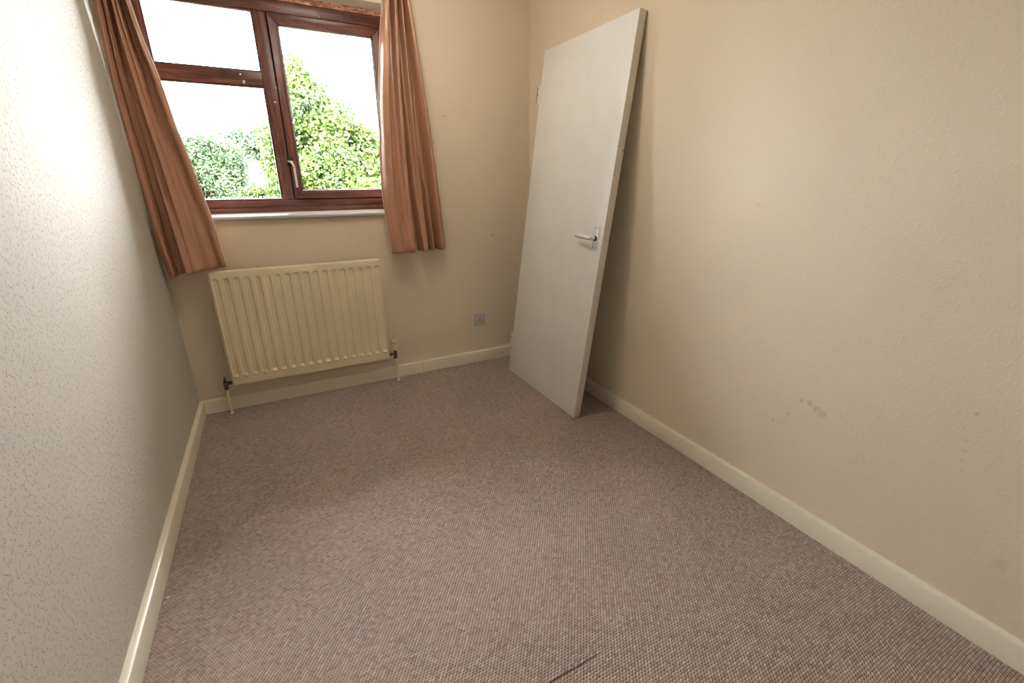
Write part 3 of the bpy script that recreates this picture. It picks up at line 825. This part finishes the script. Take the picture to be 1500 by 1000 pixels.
def foliage(name, parent, lobes, count, size, mat, seed, shell=0.55):
    r = random.Random(seed)
    verts, faces, tones = [], [], []
    vol = [l[3] * l[4] * l[5] for l in lobes]; tot = sum(v ** 0.8 for v in vol)
    for l, vv in zip(lobes, vol):
        cx, cy, cz, rx, ry, rz = l
        n = int(count * vv ** 0.8 / tot)
        # leaves gather in small sprays
        sprays = max(1, n // 14)
        for _ in range(sprays):
            d = Vector((r.gauss(0, 1), r.gauss(0, 1), r.gauss(0, 1))).normalized()
            rad_ = r.random() ** shell
            c = Vector((cx + d.x * rx * rad_, cy + d.y * ry * rad_, cz + d.z * rz * rad_))
            lump = noise.noise(c * 1.6 + Vector((seed, 0, 0)))
            if lump < -0.28: continue
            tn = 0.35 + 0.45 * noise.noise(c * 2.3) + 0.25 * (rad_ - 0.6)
            out = Vector((d.x, d.y, d.z * 0.6 + 0.4))
            for _k in range(14):
                p = c + Vector((r.gauss(0, 1), r.gauss(0, 1), r.gauss(0, 0.8))) * size * 1.25
                s = size * r.uniform(0.55, 1.15)
                nrm = (out + Vector((r.gauss(0, .6), r.gauss(0, .6), r.gauss(0, .6)))).normalized()
                a = nrm.orthogonal().normalized(); a.rotate(Matrix.Rotation(r.uniform(0, 6.283), 3, nrm)); b2 = nrm.cross(a)
                k0 = len(verts)
                fold = nrm * s * 0.12
                verts += [p - a * s * 0.55, p - a * s * 0.05 + b2 * s * 0.33 + fold, p + a * s * 0.6, p - a * s * 0.05 - b2 * s * 0.33 + fold]
                faces.append((k0, k0 + 1, k0 + 2)); faces.append((k0, k0 + 2, k0 + 3))
                t = min(1, max(0, tn + r.gauss(0, 0.17)))
                tones += [t] * 4
    me = bpy.data.meshes.new(name); me.from_pydata([tuple(v) for v in verts], [], faces)
    at = me.attributes.new('tone', 'FLOAT', 'POINT'); at.data.foreach_set('value', tones)
    o = link(name, me, mat, parent); o['kind'] = 'stuff'
    return o

def tree(name, label, cat, base, lobes, count, size, mat, seed, trunk_r, group=None):
    root = empty(name, base); tag(root, label, cat, group)
    B = Vector(base); loc = [(l[0] - B.x, l[1] - B.y, l[2] - B.z, l[3], l[4], l[5]) for l in lobes]
    top = max(loc, key=lambda l: l[2])
    bm = bmesh.new()
    N = 9
    T = [Vector((top[0] * (i / N) ** 1.5 + 0.06 * math.sin(i * 1.3 + seed), top[1] * (i / N) + 0.06 * math.cos(i * 1.7), (top[2]) * i / N)) for i in range(N + 1)]
    tube(bm, T, [trunk_r * (1 - 0.9 * i / N) for i in range(N + 1)], 9)
    finish('trunk', bm, M_bark, root, 1.2)
    r = random.Random(seed + 5); bm = bmesh.new()
    for l in loc:
        for q in range(3):
            i = min(N - 1, max(2, int(N * max(0.25, (l[2] - 0.8) / max(0.5, top[2])))))
            a = T[min(N, max(1, i - 1))]
            e = Vector((l[0] + r.uniform(-.7, .7) * l[3], l[1] + r.uniform(-.7, .7) * l[4], l[2] + r.uniform(-.2, .8) * l[5]))
            m_ = (a + e) / 2 + Vector((r.uniform(-.15, .15), r.uniform(-.15, .15), -0.1))
            tube(bm, [a, m_, e], [trunk_r * 0.3, trunk_r * 0.18, trunk_r * 0.06], 6)
    finish('branches', bm, M_bark, root, 1.2)['kind'] = 'stuff'
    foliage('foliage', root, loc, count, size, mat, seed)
    return root

def far(l, k):
    c = (0.5198, -2.8384, 1.2563)
    return tuple(c[i] + (l[i] - c[i]) * k for i in range(3)) + tuple(q * (k if i != 1 else 1.0) for i, q in enumerate(l[3:]))
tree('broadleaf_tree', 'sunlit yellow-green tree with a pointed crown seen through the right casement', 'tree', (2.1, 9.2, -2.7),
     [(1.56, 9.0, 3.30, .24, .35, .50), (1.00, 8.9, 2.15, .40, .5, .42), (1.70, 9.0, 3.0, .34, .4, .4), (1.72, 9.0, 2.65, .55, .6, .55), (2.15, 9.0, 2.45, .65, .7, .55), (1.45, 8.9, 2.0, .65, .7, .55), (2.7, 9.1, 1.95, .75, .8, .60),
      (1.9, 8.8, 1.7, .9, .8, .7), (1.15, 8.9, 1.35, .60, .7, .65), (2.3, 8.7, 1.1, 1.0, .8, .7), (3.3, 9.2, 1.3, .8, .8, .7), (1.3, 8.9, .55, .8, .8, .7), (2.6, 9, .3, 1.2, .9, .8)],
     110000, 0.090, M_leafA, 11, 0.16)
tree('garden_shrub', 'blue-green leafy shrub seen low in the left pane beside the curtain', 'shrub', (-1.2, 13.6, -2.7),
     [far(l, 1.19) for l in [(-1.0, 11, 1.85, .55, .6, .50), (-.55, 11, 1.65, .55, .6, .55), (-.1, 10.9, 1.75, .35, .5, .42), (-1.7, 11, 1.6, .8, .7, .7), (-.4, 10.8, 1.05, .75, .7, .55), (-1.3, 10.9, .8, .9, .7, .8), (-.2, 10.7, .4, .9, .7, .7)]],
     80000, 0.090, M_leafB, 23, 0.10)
tree('low_shrub', 'bright yellow-green low bush between the blue-green shrub and the tall tree', 'shrub', (0.6, 11.3, -2.7),
     [far(l, 1.10) for l in [(.45, 10, .75, .45, .35, .42), (.75, 10, .9, .35, .35, .45), (.15, 10, .55, .5, .35, .40), (.6, 10, .2, .6, .35, .6)]],
     26000, 0.080, M_leafA, 31, 0.06)
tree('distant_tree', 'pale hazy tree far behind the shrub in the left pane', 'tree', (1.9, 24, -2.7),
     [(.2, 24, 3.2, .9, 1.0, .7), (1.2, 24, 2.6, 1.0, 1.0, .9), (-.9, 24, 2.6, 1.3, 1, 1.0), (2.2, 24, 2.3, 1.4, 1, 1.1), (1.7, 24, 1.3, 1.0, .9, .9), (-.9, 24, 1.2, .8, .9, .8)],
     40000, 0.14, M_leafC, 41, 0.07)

# pale paling fence at the bottom of the left pane
fe = empty('garden_fence', (-0.15, 7.3, -2.7)); tag(fe, 'pale grey paling fence just showing above the bottom rail of the left pane', 'fence')
zt = 0.985 + 2.7
for x in range(0, 26):
    px = -1.1 + x * 0.075
    bm = bmesh.new(); h_ = zt + 0.012 * math.sin(x * 2.3)
    prism(bm, [(px, 0), (px + 0.045, 0), (px + 0.045, h_ - 0.02), (px + 0.0225, h_), (px, h_ - 0.02)], 1, 0, 0.018)
    finish('paling', bm, M_fence, fe)
bm = bmesh.new(); box(bm, -1.15, 0.85, 0.018, 0.05, zt - 0.16, zt - 0.09)
finish('fence_rail', bm, M_fence, fe)
bm = bmesh.new(); box(bm, -1.15, 0.85, 0.018, 0.05, 0.5, 0.57)
finish('fence_rail', bm, M_fence, fe)
